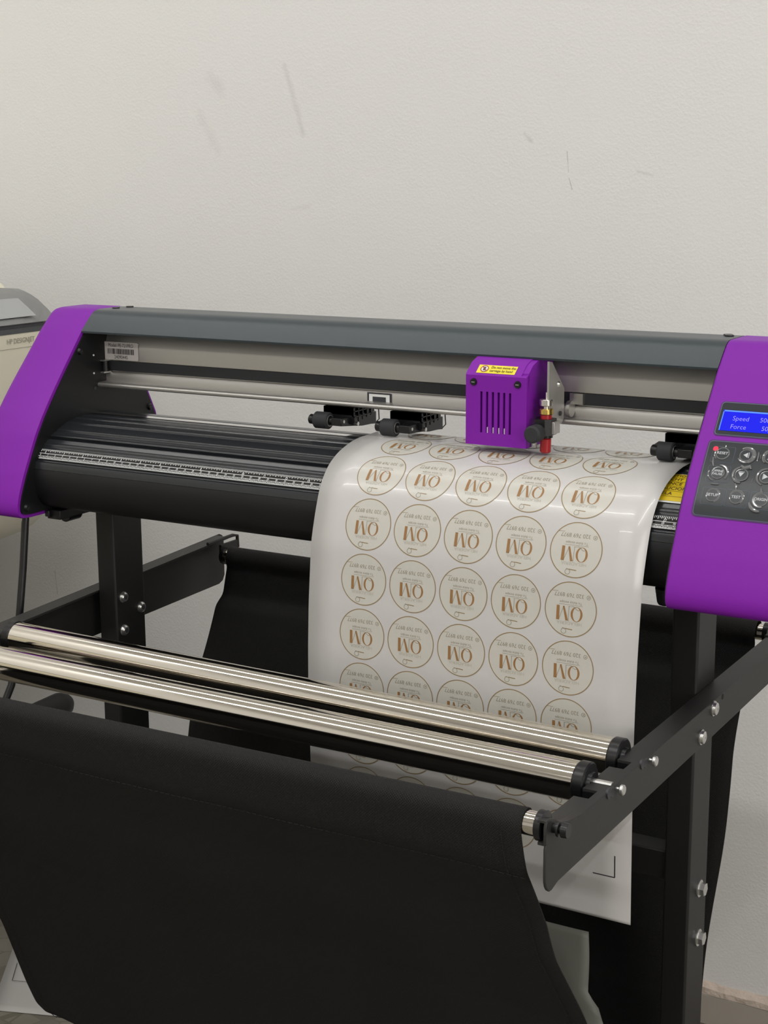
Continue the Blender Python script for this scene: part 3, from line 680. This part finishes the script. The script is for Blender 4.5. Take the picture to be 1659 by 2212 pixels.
# arms: folded plates (outer plate + inward flange with notches for the tubes)
def arm(sx, zt_f, zt_r, zb_f, zb_r, y0, y1, notches, tip=True):
    th = .0022; zt = lambda y: zt_f+(zt_r-zt_f)*(y-y0)/(y1-y0); zb = lambda y: zb_f+(zb_r-zb_f)*(y-y0)/(y1-y0)
    xo = sx*AX; xi = sx*(AX-th); xf = sx*(AX-.0195)
    pl = []
    # outline of the plate: rounded front tip, rounded rear corner
    pl += [(y0, zt(y0)-.004), (y0+.001, zt(y0)-.001), (y0+.004, zt(y0))]
    pl += [(y1-.008, zt(y1)), (y1-.002, zt(y1)-.003), (y1, zt(y1)-.010), (y1, zb(y1)+.010), (y1-.004, zb(y1)+.003), (y1-.012, zb(y1))]
    pl += [(y0+.022, zb(y0)+.0003), (y0+.0155, zb(y0)-.0012), (y0+.0115, zb(y0)-.0022), (y0+.0075, zb(y0)-.0018), (y0+.004, zb(y0)+.0005), (y0+.0015, zb(y0)+.004), (y0+.0003, zb(y0)+.008), (y0, zb(y0)+.012)]
    mb = MB().prism(pl, min(xo, xi), max(xo, xi), M_arm)
    o = link('side_arm', mb, stand, .0008)
    # flange in pieces between notches
    segs = []; cur = y0+.002
    for c, wd in notches: segs.append((cur, c-wd, 1)); segs.append((c-wd, c+wd, .30)); cur = c+wd
    segs.append((cur, y1-.014, 1))
    mb = MB()
    for a, b, fr in segs:
        if b <= a: continue
        xe = xi+(xf-xi)*fr
        v = [(xi+sx*th*.9, a, zt(a)), (xi+sx*th*.9, b, zt(b)), (xe, b, zt(b)), (xe, a, zt(a))]
        v2 = [(x, y, z-th) for x, y, z in v]
        mb.add(v+v2, [(0, 1, 2, 3), (4, 7, 6, 5), (0, 4, 5, 1), (1, 5, 6, 2), (2, 6, 7, 3), (3, 7, 4, 0)], M_arm)
        if fr == 1 and b-a > .02:     # down-turned tongue at each notch's far side, coloured black for the shaded gap
            mb.box(min(xe, xe+sx*.012), max(xe, xe+sx*.012), a+.0002, a+.002, zt(a)-.010, zt(a)-.0005, M_blackpl)
    link('top_flange', mb, o)
    return o
notR = [(-.3435, .0185), (-.264, .0085), (-.195, .0085)]
aR = arm(1, .6925, .6915, .6560, .6607, -.3640, .262, notR)
aL = arm(-1, .6800, .7084, .6290, .6445, -.3640, .262, [(-.265, .0085), (-.196, .0085)])
# front hook of the right arm: rises slightly to hold the bar end
mb = MB().prism([(-.3640, .6915), (-.3640, .7050), (-.3625, .7085), (-.3590, .7090), (-.3500, .7060), (-.3400, .7000), (-.3280, .6960), (-.3160, .6940), (-.3100, .6928), (-.31, .6915)], AX-.0022, AX, M_arm)
ht = [(-.3625, .7092), (-.3590, .7096), (-.3495, .7066), (-.3395, .7006), (-.3280, .6966), (-.3150, .6944), (-.3000, .6927)]
vs = []
for k, (y, z) in enumerate(ht):
    wd = (.0075, .0080, .0080, .0075, .0062, .0062, .0060)[k]; vs += [(AX-.0002, y, z), (AX-wd, y, z), (AX-wd, y, z-.002), (AX-.0002, y, z-.002)]
fs = [(4*k+a, 4*k+(a+1) % 4, 4*k+4+(a+1) % 4, 4*k+4+a) for k in range(len(ht)-1) for a in range(4)]+[(0, 1, 2, 3), (24, 25, 26, 27)]
mb.add(vs, fs, M_arm)
link('front_hook', mb, aR, .0003)
for y, z in ((-.0119, .6854), (-.0428, .6686)): head_bolt(AX, y, z, .0062, 1, 'button', aR)
link('arm_hole', MB().cyl((AX-.0001, .0128, .6889), (AX+.0002, .0128, .6889), .0026, M_thread, 20), aR)
# rear hooks
for s_, z in ((-1, .7084), (1, .6925)):
    mb = MB().tube([(s_*.3485, .205, z-.001), (s_*.3485, .232, z-.0006), (s_*.3480, .256, z), (s_*.345, .262, z-.001), (s_*.3445, .262, z-.016)], .0022, M_arm, 10)
    mb.box(min(s_*.3470, s_*.3430), max(s_*.3470, s_*.3430), .226, .262, z-.026, z-.006, M_arm)
    link('rear_hook', mb, aL if s_ < 0 else aR, .0004)
mb = MB()
for x in (-.3480, .3485): pass
# small bolts holding the roller seats
for y, z in ((-.1678, .6892), (-.2365, .6890)):
    s_ = link('roller_seat', MB().cyl((AX-.001, y-.0150, z+.0016), (AX+.0009, y-.0150, z+.0016), .0042, M_ink, 20).cyl((AX, y-.008, z+.0002), (AX+.0006, y-.008, z+.0002), .0040, M_ink, 16), aR)
    link('seat_bolt', MB().cyl((AX, y+.0006, z), (AX+.0035, y+.0006, z), .0016, M_zinc, 12).tube([(AX+.0030, y, z), (AX+.0040, y, z), (AX+.0062, y, z), (AX+.0068, y, z)], .0044, M_zinc, 24, True, [.0030, .0042, .0042, .0034]), s_)

# ================================================================ STEEL TUBES RESTING IN THE NOTCHES
def roller(y, zL, zR, yR, lab, xl=-.3088, xr=.3372, r=.01590):
    t = thing('media_roller', (0, (y+yR)/2, (zL+zR)/2), lab, 'roller', 'steel rollers in front of the cutting plotter')
    e = lambda x: (x, y+(yR-y)*(x+.3088)/.646, zL+(zR-zL)*(x+.3088)/.646)
    link('steel_tube', MB().cyl(e(xl), e(xr), r, M_steel, 96), t, smooth=60)
    for a, b, c in ((xl, xl-.0095, xl-.014), (xr, xr+.0095, xr+.014)):
        s_ = 1 if b > a else -1
        link('end_cap', MB().tube([e(a-s_*.0004), e(a+s_*.001), e(b-s_*.001), e(b), e(b), e(b+s_*.003)], r, M_blackpl, 64, True, [r*1.0, r*1.06, r*1.06, r*.98, r*.62, r*.58]), t, smooth=30)
        link('axle', MB().cyl(e(b), e(s_*.3650), .0048, M_zinc if s_ > 0 else M_blackpl, 24), t)
    return t
roller(-.1678, .6915, .6862, -.1678, 'polished steel roller nearer the cutting plotter, behind the front roller')
roller(-.2365, .6905, .6890, -.2365, 'polished steel roller nearer the cloth bar, in front of the other roller')

# ================================================================ CLOTH BASKET AND ITS BARS
FB = (-.3525, .7010); RB = (.2316, .6880)
bar = thing('front_cloth_bar', (0, *FB), 'steel bar across the front carrying the black cloth, one shiny end showing', 'bar')
FBZ = lambda x: (x, FB[0], FB[1]-.0055*(.3477-x)/.6877)
link('steel_tube', MB().cyl(FBZ(-.352), FBZ(.3572), .0090, M_steel, 64), bar, smooth=60)
for s_ in (-1, 1):
    link('end_collar', MB().tube([FBZ(s_*.3570), FBZ(s_*.3575), FBZ(s_*.3622), FBZ(s_*.3626)], .0112, M_blackpl, 48, True, [.0105, .0112, .0112, .0100]), bar)
link('end_stud', MB().tube([(.3626, *FB), (.3720, *FB), (.3720, *FB), (.3735, *FB), (.3735, *FB), (.3755, *FB), (.3755, *FB), (.3800, *FB)], .004, M_blackpl, 28, True, [.0036, .0036, .0056, .0056, .0032, .0032, .0056, .0052]), bar)
bar = thing('rear_cloth_bar', (0, *RB), 'steel bar behind the stand legs carrying the back of the black cloth', 'bar')
link('steel_tube', MB().cyl((-.3390, *RB), (.3400, *RB), .0085, M_steel, 48), bar, smooth=60)
for s_ in (-1, 1): link('end_collar', MB().cyl((s_*.3388, *RB), (s_*.3440, *RB), .0106, M_blackpl, 36), bar)

FR = [(-.3425, .6905), (-.3390, .6800), (-.3365, .6660), (-.3280, .6475), (-.3110, .6100), (-.2920, .5660), (-.2650, .5250), (-.2380, .4860), (-.2100, .4300), (-.1866, .3804), (-.1693, .3353), (-.1516, .2888), (-.1400, .2600), (-.1260, .2401), (-.1000, .2240), (-.060, .2150), (-.01, .2170),
      (.035, .2400), (.068, .2850), (.088, .3200), (.1017, .3600), (.1200, .4200), (.1330, .4700), (.1480, .5270), (.1650, .5750), (.1960, .6350), (.2120, .6450), (.2180, .6600), (.2210, .6780)]
def sleeve(c, r, a0, a1, n): return [(c[0]+r*math.cos(a0+(a1-a0)*k/n), c[1]+r*math.sin(a0+(a1-a0)*k/n)) for k in range(n+1)]
path = sleeve(FB, .0108, math.radians(-35), math.radians(215), 16)      # over the bar, from its back round to its front
path = list(reversed(path))
front = sleeve(FB, .0108, math.radians(-40), math.radians(190), 16)
front_path = front+[(-.3650, .690), (-.3610, .6750), (-.3530, .6620)]
# the hanging panel is seen from outside: it leaves the bar on its front side
clp = Prof([(FB[0]+.0112*math.cos(math.radians(a)), FB[1]+.0112*math.sin(math.radians(a))) for a in range(-30, 181, 15)]+[(-.3610, .690), (-.3570, .6760), (-.3520, .6620), (-.3330, .6360), (-.3110, .6050), (-.2920, .5660)]+FR[6:-2]+[(.2235, .6780)]
           + [(RB[0]+.0118*math.cos(math.radians(a)), RB[1]+.0118*math.sin(math.radians(a))) for a in range(200, -21, -20)], .004, .0035)
NU = 60; rows = clp.n+1; mb = MB(); vs = []; uv = []
for i, p in enumerate(clp.p):
    s_ = i*clp.step; z = p.y; y = p.x; fr = s_/clp.len
    hwR = .3477 if fr < .5 else .3320; hwL = .3400 if fr < .5 else .3325
    if z < .30 and -.09 < y < .10: k = min(1, (.30-z)/.03); hwR -= (hwR-.314)*k; hwL -= (hwL-.314)*k
    for j in range(NU+1):
        u = j/NU; x = -hwL+(hwR+hwL)*u
        damp = min(1, max(0, (.67-z)/.1))
        wv = damp*(.0035*math.sin(9*u+4*fr)+.002*math.sin(23*u-9*fr+1)+.0012*math.sin(41*u+15*fr))
        x += damp*.0025*math.sin(25*s_+1)*(1 if u > .5 else -1)*abs(2*u-1)**4
        a = clp.p[max(i-1, 0)]; b = clp.p[min(i+1, rows-1)]; t = (b-a).normalized(); nn = Vector((-t.y, t.x))
        vs.append((x, y+nn.x*wv, z+nn.y*wv-.0055*(1-u)*max(0, 1-s_/.12))); uv.append((x*1.0, s_))
fs = [(i*(NU+1)+j, i*(NU+1)+j+1, (i+1)*(NU+1)+j+1, (i+1)*(NU+1)+j) for i in range(rows-1) for j in range(NU)]
mb.add(vs, fs, M_cloth); mb.uv = uv
cl = link('catch_cloth', mb, smooth=80)
cl.modifiers.new('thick', 'SOLIDIFY').thickness = .0011
tag(cl, 'black woven catch cloth hanging in a deep loop between the front and rear bars', 'cloth')
# stitched seams: down both side edges and across under each sleeve
def cp(i, x, off): 
    p = clp.p[i]; a = clp.p[max(i-1, 0)]; b = clp.p[min(i+1, rows-1)]; t = (b-a).normalized(); nn = Vector((-t.y, t.x))
    return p+nn*off
def grid(i, u):
    j = u*NU; j0 = int(j); f_ = j-j0; j1 = min(NU, j0+1); a = Vector(vs[i*(NU+1)+j0]); b = Vector(vs[i*(NU+1)+j1]); return a.lerp(b, f_)
st = MB()
def nrm_at(i): a = clp.p[max(i-1, 0)]; b = clp.p[min(i+1, rows-1)]; t = (b-a).normalized(); return Vector((0, t.y, -t.x))
ilim = int(.5*rows)
for u in (.018, .978):
    i = 12
    while i < ilim:
        n_ = nrm_at(i); s1 = -1
        a, b = grid(i, u), grid(i+1, u)
        m1 = a.lerp(b, .8)
        for sg_ in (-.0011, .0011): st.tube([a+n_*sg_, m1+n_*sg_], .00035, M_thread, 5)
        i += 1
for i_ in (22,):
    for k in range(120):
        u0, u1 = k/120, (k+.7)/120; n_ = nrm_at(i_)
        for sg_ in (-.0011, .0011): st.tube([grid(i_, u0)+n_*sg_, grid(i_, u1)+n_*sg_], .00035, M_thread, 5)
link('stitching', st, cl)
hem = MB(); irear = rows-26
for k in range(60): 
    n_ = nrm_at(irear); hem.tube([grid(irear, k/60)+n_*.0008, grid(irear, (k+1)/60)+n_*.0008], .0012, M_cloth, 6, False)
hem.uv = [(v[0], v[2]) for v in hem.v]
link('rear_hem', hem, cl)

# crumpled grey drape lying in the basket
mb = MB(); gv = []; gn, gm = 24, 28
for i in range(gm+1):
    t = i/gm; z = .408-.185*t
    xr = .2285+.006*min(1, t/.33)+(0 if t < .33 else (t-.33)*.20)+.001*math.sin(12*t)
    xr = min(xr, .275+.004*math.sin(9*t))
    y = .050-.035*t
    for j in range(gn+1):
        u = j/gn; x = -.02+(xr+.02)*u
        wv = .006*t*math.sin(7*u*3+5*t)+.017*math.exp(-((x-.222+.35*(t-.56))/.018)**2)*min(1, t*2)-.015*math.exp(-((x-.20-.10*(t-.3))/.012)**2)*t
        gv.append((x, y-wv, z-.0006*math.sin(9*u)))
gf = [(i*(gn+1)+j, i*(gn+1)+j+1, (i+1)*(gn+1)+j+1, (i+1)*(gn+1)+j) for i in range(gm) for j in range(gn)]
mb.add(gv, gf, M_greydrape); g = link('grey_drape', mb, smooth=60); g.modifiers.new('thick', 'SOLIDIFY').thickness = .0006
tag(g, 'crumpled dull grey drape lying in the black cloth below the printed sheet', 'plastic film')

# ================================================================ THE PRINTED STICKER SHEET
SH = [(.030, .9), (.0118, .8992), (-.009, .8990), (-.0256, .8968), (-.0483, .8905), (-.0650, .8815), (-.0742, .8722), (-.0822, .8605), (-.0903, .838), (-.0975, .8129), (-.1031, .7556), (-.1052, .7107), (-.1057, .6649), (-.1036, .5988), (-.100, .5)]
PRE = [(.100, .862), (.075, .884), (.055, .8960)]
s_pre = sum((Vector(b)-Vector(a)).length for a, b in zip(PRE, PRE[1:]+[SH[0]]))
shp = Prof(PRE+SH, .0025, .006)
s_end = s_pre+.4822
mb = MB(); ns = 200; nx = 12; vs2 = []; uv2 = []
SX0, SX1 = .0015, .3308
for i in range(ns+1):
    s_ = s_end*i/ns; q = shp.ev(s_)
    for j in range(nx+1): vs2.append((SX0+(SX1-SX0)*j/nx+(.0004*math.sin(9*s_)), q.x, q.y))
fs2 = [(i*(nx+1)+j, i*(nx+1)+j+1, (i+1)*(nx+1)+j+1, (i+1)*(nx+1)+j) for i in range(ns) for j in range(nx)]
mb.add(vs2, fs2, M_sheet)
sheet = link('sticker_sheet', mb, smooth=180, recalc=False)
md = sheet.modifiers.new('thick', 'SOLIDIFY'); md.thickness = .00020; md.offset = 1
tag(sheet, 'glossy white sheet of round logo stickers hanging over the front of the cutting plotter', 'sticker sheet')
RD = .0237; COLX = [.0608, .1125, .1643, .2160, .2680]
def sticker(s_c):
    m_ = MB(); T = lambda shape, off, mt: put(m_, shape, shp, 0, s_c, off, mt, True)
    T(disc2(0, 0, RD, 48, 10), .00016, M_disc); T(ring2(0, 0, RD-.00038, RD+.00038, 64), .00026, M_gold)
    R = RD
    # scoop icon, upright in the sticker's own frame
    ix, iy = .23*R, .80*R
    T(ring2(ix, iy+.01*R, .085*R, .105*R, 16), .0003, M_grey_ink); T(seg2(ix-.06*R, iy-.085*R, ix-.34*R, iy-.065*R, .03*R), .0003, M_gold)
    T(seg2(ix-.05*R, iy-.08*R, ix+.06*R, iy-.10*R, .02*R), .0003, M_grey_ink)
    T(text2d('HELADERÍA', .19*R, 'CENTER', -.004, 1.05), .0003, M_pale_ink) if False else None
    def tt(body, x, y, size, mt, ex=0, sx=1.):
        v, f = text2d(body, size, 'CENTER', ex, sx); T(([(a+x, b+y) for a, b in v], f), .0003, mt)
    tt('HELADERIA', .02*R, .50*R, .175*R, M_pale_ink, -.005, 1.1)
    # Q
    n = 30; vv = []
    for k in range(n):
        a = 2*math.pi*k/n; vv.append((-.245*R+.232*R*math.cos(a), .155*R+.27*R*math.sin(a)))
    for k in range(n):
        a = 2*math.pi*k/n; vv.append((-.245*R+.150*R*math.cos(a), .155*R+.253*R*math.sin(a)))
    T((vv, [(k, (k+1) % n, n+(k+1) % n, n+k) for k in range(n)]), .0003, M_qm)
    tail = [(-.36*R, -.02*R), (-.30*R, .01*R), (-.22*R, -.03*R), (-.16*R, -.10*R), (-.06*R, -.125*R)]
    for a, b in zip(tail[:-1], tail[1:]): T(seg2(*a, *b, .018*R), .00032, M_grey_ink)
    # M
    z0, z1 = -.11*R, .42*R
    def strip(a, b, c, d, mt, k=8):                      # quad cut into short pieces so it follows the bend
        L = [(a[0]+(b[0]-a[0])*i/k, a[1]+(b[1]-a[1])*i/k) for i in range(k+1)]; Q = [(d[0]+(c[0]-d[0])*i/k, d[1]+(c[1]-d[1])*i/k) for i in range(k+1)]
        T((L+Q, [(i, i+1, k+2+i, k+1+i) for i in range(k)]), .00035, mt)
    strip((.055*R, z0), (.055*R, z1), (.071*R, z1), (.071*R, z0), M_grey_ink)
    strip((.075*R, z1), (.245*R, z0), (.305*R, z0+.02*R), (.175*R, z1), M_qm)
    strip((.27*R, z0+.03*R), (.44*R, z1), (.456*R, z1), (.286*R, z0+.03*R), M_grey_ink)
    strip((.435*R, z0), (.425*R, z1), (.545*R, z1), (.545*R, z0), M_qm)
    T(seg2(-.05*R, z0, .09*R, z0, .012*R), .0003, M_grey_ink)
    T(seg2(-.47*R, -.165*R, .46*R, -.165*R, .012*R), .0003, M_grey_ink)
    tt('Tu dulce escape', 0, -.25*R, .135*R, M_grey_ink, -.004, 1.0)
    tt('320 769 8977', .08*R, -.53*R, .215*R, M_grey_ink, -.002, .98)
    T(ring2(-.68*R, -.51*R, .062*R, .080*R, 16), .0003, M_grey_ink); T(seg2(-.71*R, -.53*R, -.66*R, -.49*R, .03*R), .0003, M_grey_ink)
    T(seg2(.52*R, -.635*R, .76*R, -.625*R, .012*R), .0003, M_gold)
    return m_
rows_s = [-.0012+.05145*k for k in range(9)]
for k, s_c in enumerate(rows_s):
    m_ = sticker(s_pre+s_c); first = None
    for x in COLX:
        if first is None:
            first = link('round_sticker', m_, sheet, recalc=False); first.location.x = x; first.matrix_parent_inverse = Matrix.Identity(4)
        else:
            c = first.copy(); c.location.x = x; COL.objects.link(c); c.parent = sheet
for xm, dx in ((.3152, -1), (.0165, 1)):
    m_ = MB(); put(m_, rect2(min(xm, xm+dx*.0205), -.0005, max(xm, xm+dx*.0205), .0005), shp, 0, s_pre+.4403, .0002, M_ink)
    put(m_, rect2(xm-.0005, 0, xm+.0005, .0205), shp, 0, s_pre+.4403, .0002, M_ink)
    link('registration_mark', m_, sheet, recalc=False)

# ================================================================ SHEET ON THE FLOOR
fsx = MB(); c0 = Vector((-.7040, .1609)); ex = Vector((.0621, .0227)).normalized(); ey = Vector((-.1077, .1399)).normalized()
ey = (Vector((-.8117, .3008))-Vector((-.7498, .2085))).normalized()
bl = Vector((-.7170, .1562)); wv, hv = .33, .20
vs3 = []
for i in range(13):
    for j in range(13):
        p = bl+ex*(wv*i/12)+ey*(hv*j/12); vs3.append((p.x, p.y, .0008+.0012*abs(math.sin(i*.5))*(j/12)))
fsx.add(vs3, [(i*13+j, (i+1)*13+j, (i+1)*13+j+1, i*13+j+1) for i in range(12) for j in range(12)], M_sheet)
fl = link('loose_sheet', fsx, smooth=180, recalc=False); fl.modifiers.new('thick', 'SOLIDIFY').thickness = -.0004
tag(fl, 'loose white sheet with a black corner mark lying on the stone floor', 'sheet')
m_ = MB(); cm = Vector((-.7463, .2299)); u3 = (Vector((-.7271, .2376))-cm).normalized(); v3 = (Vector((-.7771, .2733))-cm).normalized()
putp(m_, rect2(0, -.0005, .030, .0005), (*cm, .0032), (*u3, 0), (*v3, 0), M_ink); putp(m_, rect2(-.0005, 0, .0005, .053), (*cm, .0032), (*u3, 0), (*v3, 0), M_ink)
link('corner_mark', m_, fl, recalc=False)

# ================================================================ LARGE BEIGE PRINTER AT THE LEFT
pr = thing('large_format_printer', (-1.05, -.1, 0), 'beige large format printer with grey lid partly hidden behind the left purple cover', 'printer')
BX = -.75
body = [(-1.50, .66), (-.93, .612), (-.86, .618), (-.81, .640), (-.775, .690), (-.757, .76), (BX, .84), (BX, .9435), (-1.50, .9435)]
bp_ = Prof(body[1:8], .02, .022)
pts = [body[0]]+[tuple(p) for p in bp_.p]+[(BX, .9435), (-1.50, .9435)]
mb = MB(); n = len(pts); secs = []
for y, k in ((-1.15, 0), (.36, 0), (.40, .003), (.425, .012), (.440, .026), (.447, .045)):
    secs.append([(x-(k if x > -1.2 else 0)*.9, y, z+(k*.6 if z < .8 else 0)) for x, z in pts])
vs4 = [p for s_ in secs for p in s_]; fs4 = []
for a in range(len(secs)-1):
    for i in range(n): fs4.append((a*n+i, a*n+(i+1) % n, (a+1)*n+(i+1) % n, (a+1)*n+i))
fs4 += [tuple(range(n)), tuple(range((len(secs)-1)*n, len(secs)*n))]
mb.add(vs4, fs4, M_beige); link('printer_body', mb, pr, smooth=40)
# panel line, black seam and lettering
mb = MB().box(BX-.02, BX+.0012, -1.15, .372, .9440, .9475, M_ink).box(BX-.02, BX+.0006, -1.15, .372, .9365, .9440, M_darkgrey)
link('lid_seam', mb, pr)
m_ = MB(); ox = (BX+.0006, .3125, .9255)
putp(m_, text2d('HP DESIGNJET', .0100, 'CENTER', .0, .86), (ox[0], .3230, .9265), (0, 1, 0), (0, 0, 1), M_embtxt, .0005)
putp(m_, rect2(-1.3, -.0003, .05, .0003), (BX+.0004, .3125, .9165), (0, 1, 0), (0, 0, 1), M_embtxt, .0005)
tag(link('printer_lettering', m_, pr, recalc=False), 'grey raised lettering')
# grey sloping lid
lid = [(BX-.002, .9475), (BX, .9495), (BX-.006, .9540), (BX-.050, .9795), (BX-.075, .9860), (BX-.11, .9885), (-1.30, .9885), (-1.30, .9475)]
mb = MB(); n = len(lid); secs = []
for y, k in ((-1.15, 0), (.325, 0), (.345, .0015), (.358, .006), (.372, .014), (.390, .028), (.402, .04)):
    secs.append([(x, y+(max(0, min(.10, BX-x))*.95 if y > 0 else 0), max(.9475, z-k*(1 if z > .953 else 0))) for x, z in lid])
vs4 = [p for s_ in secs for p in s_]; fs4 = []
for a in range(len(secs)-1):
    for i in range(n): fs4.append((a*n+i, a*n+(i+1) % n, (a+1)*n+(i+1) % n, (a+1)*n+i))
fs4 += [tuple(range(n)), tuple(range((len(secs)-1)*n, len(secs)*n))]
mb.add(vs4, fs4, M_lid); ld = link('lid', mb, pr, smooth=45)
a_, b_ = Vector((BX-.0095, 0, .9562)), Vector((BX-.048, 0, .9785)); un = (b_-a_); L_ = un.length; un.normalize()
w_ = MB(); w_.add([(a_.x, -1.0, a_.z), (a_.x, .366, a_.z), (b_.x, .372, b_.z), (b_.x, .350, b_.z+.0004), (b_.x, -1.0, b_.z)], [(0, 1, 2, 3, 4)], M_lidwin)
w_.v = [(x+.0012, y, z+.0016) for x, y, z in w_.v]
tag(link('lid_window', w_, ld, recalc=False), 'paler grey window in the lid')
link('rear_hump', MB().prism([(-.88, .975), (-.90, .994), (-.95, 1.000), (-1.3, 1.002), (-1.3, .95), (-.88, .95)], -1.15, .452, M_beige, 'Y'), pr, .008, 4)
for y in (-.75, .02): link('printer_leg', MB().box(-1.06, -.99, y-.03, y+.03, .035, .655, M_darkgrey), pr, .004)
for y in (-.75, .02): link('printer_foot', MB().box(-1.35, -.72, y-.03, y+.03, .0, .036, M_darkgrey), pr, .006)
link('tray_arm', MB().tube([(-1.02, .02, .41), (-.80, .05, .402), (-.735, .12, .398), (-.714, .18, .398), (-.712, .322, .402), (-.712, .334, .402), (-.712, .342, .402)], .0125, M_black, 28, True, [.0125, .014, .017, .0185, .0190, .0165, .010]), pr)
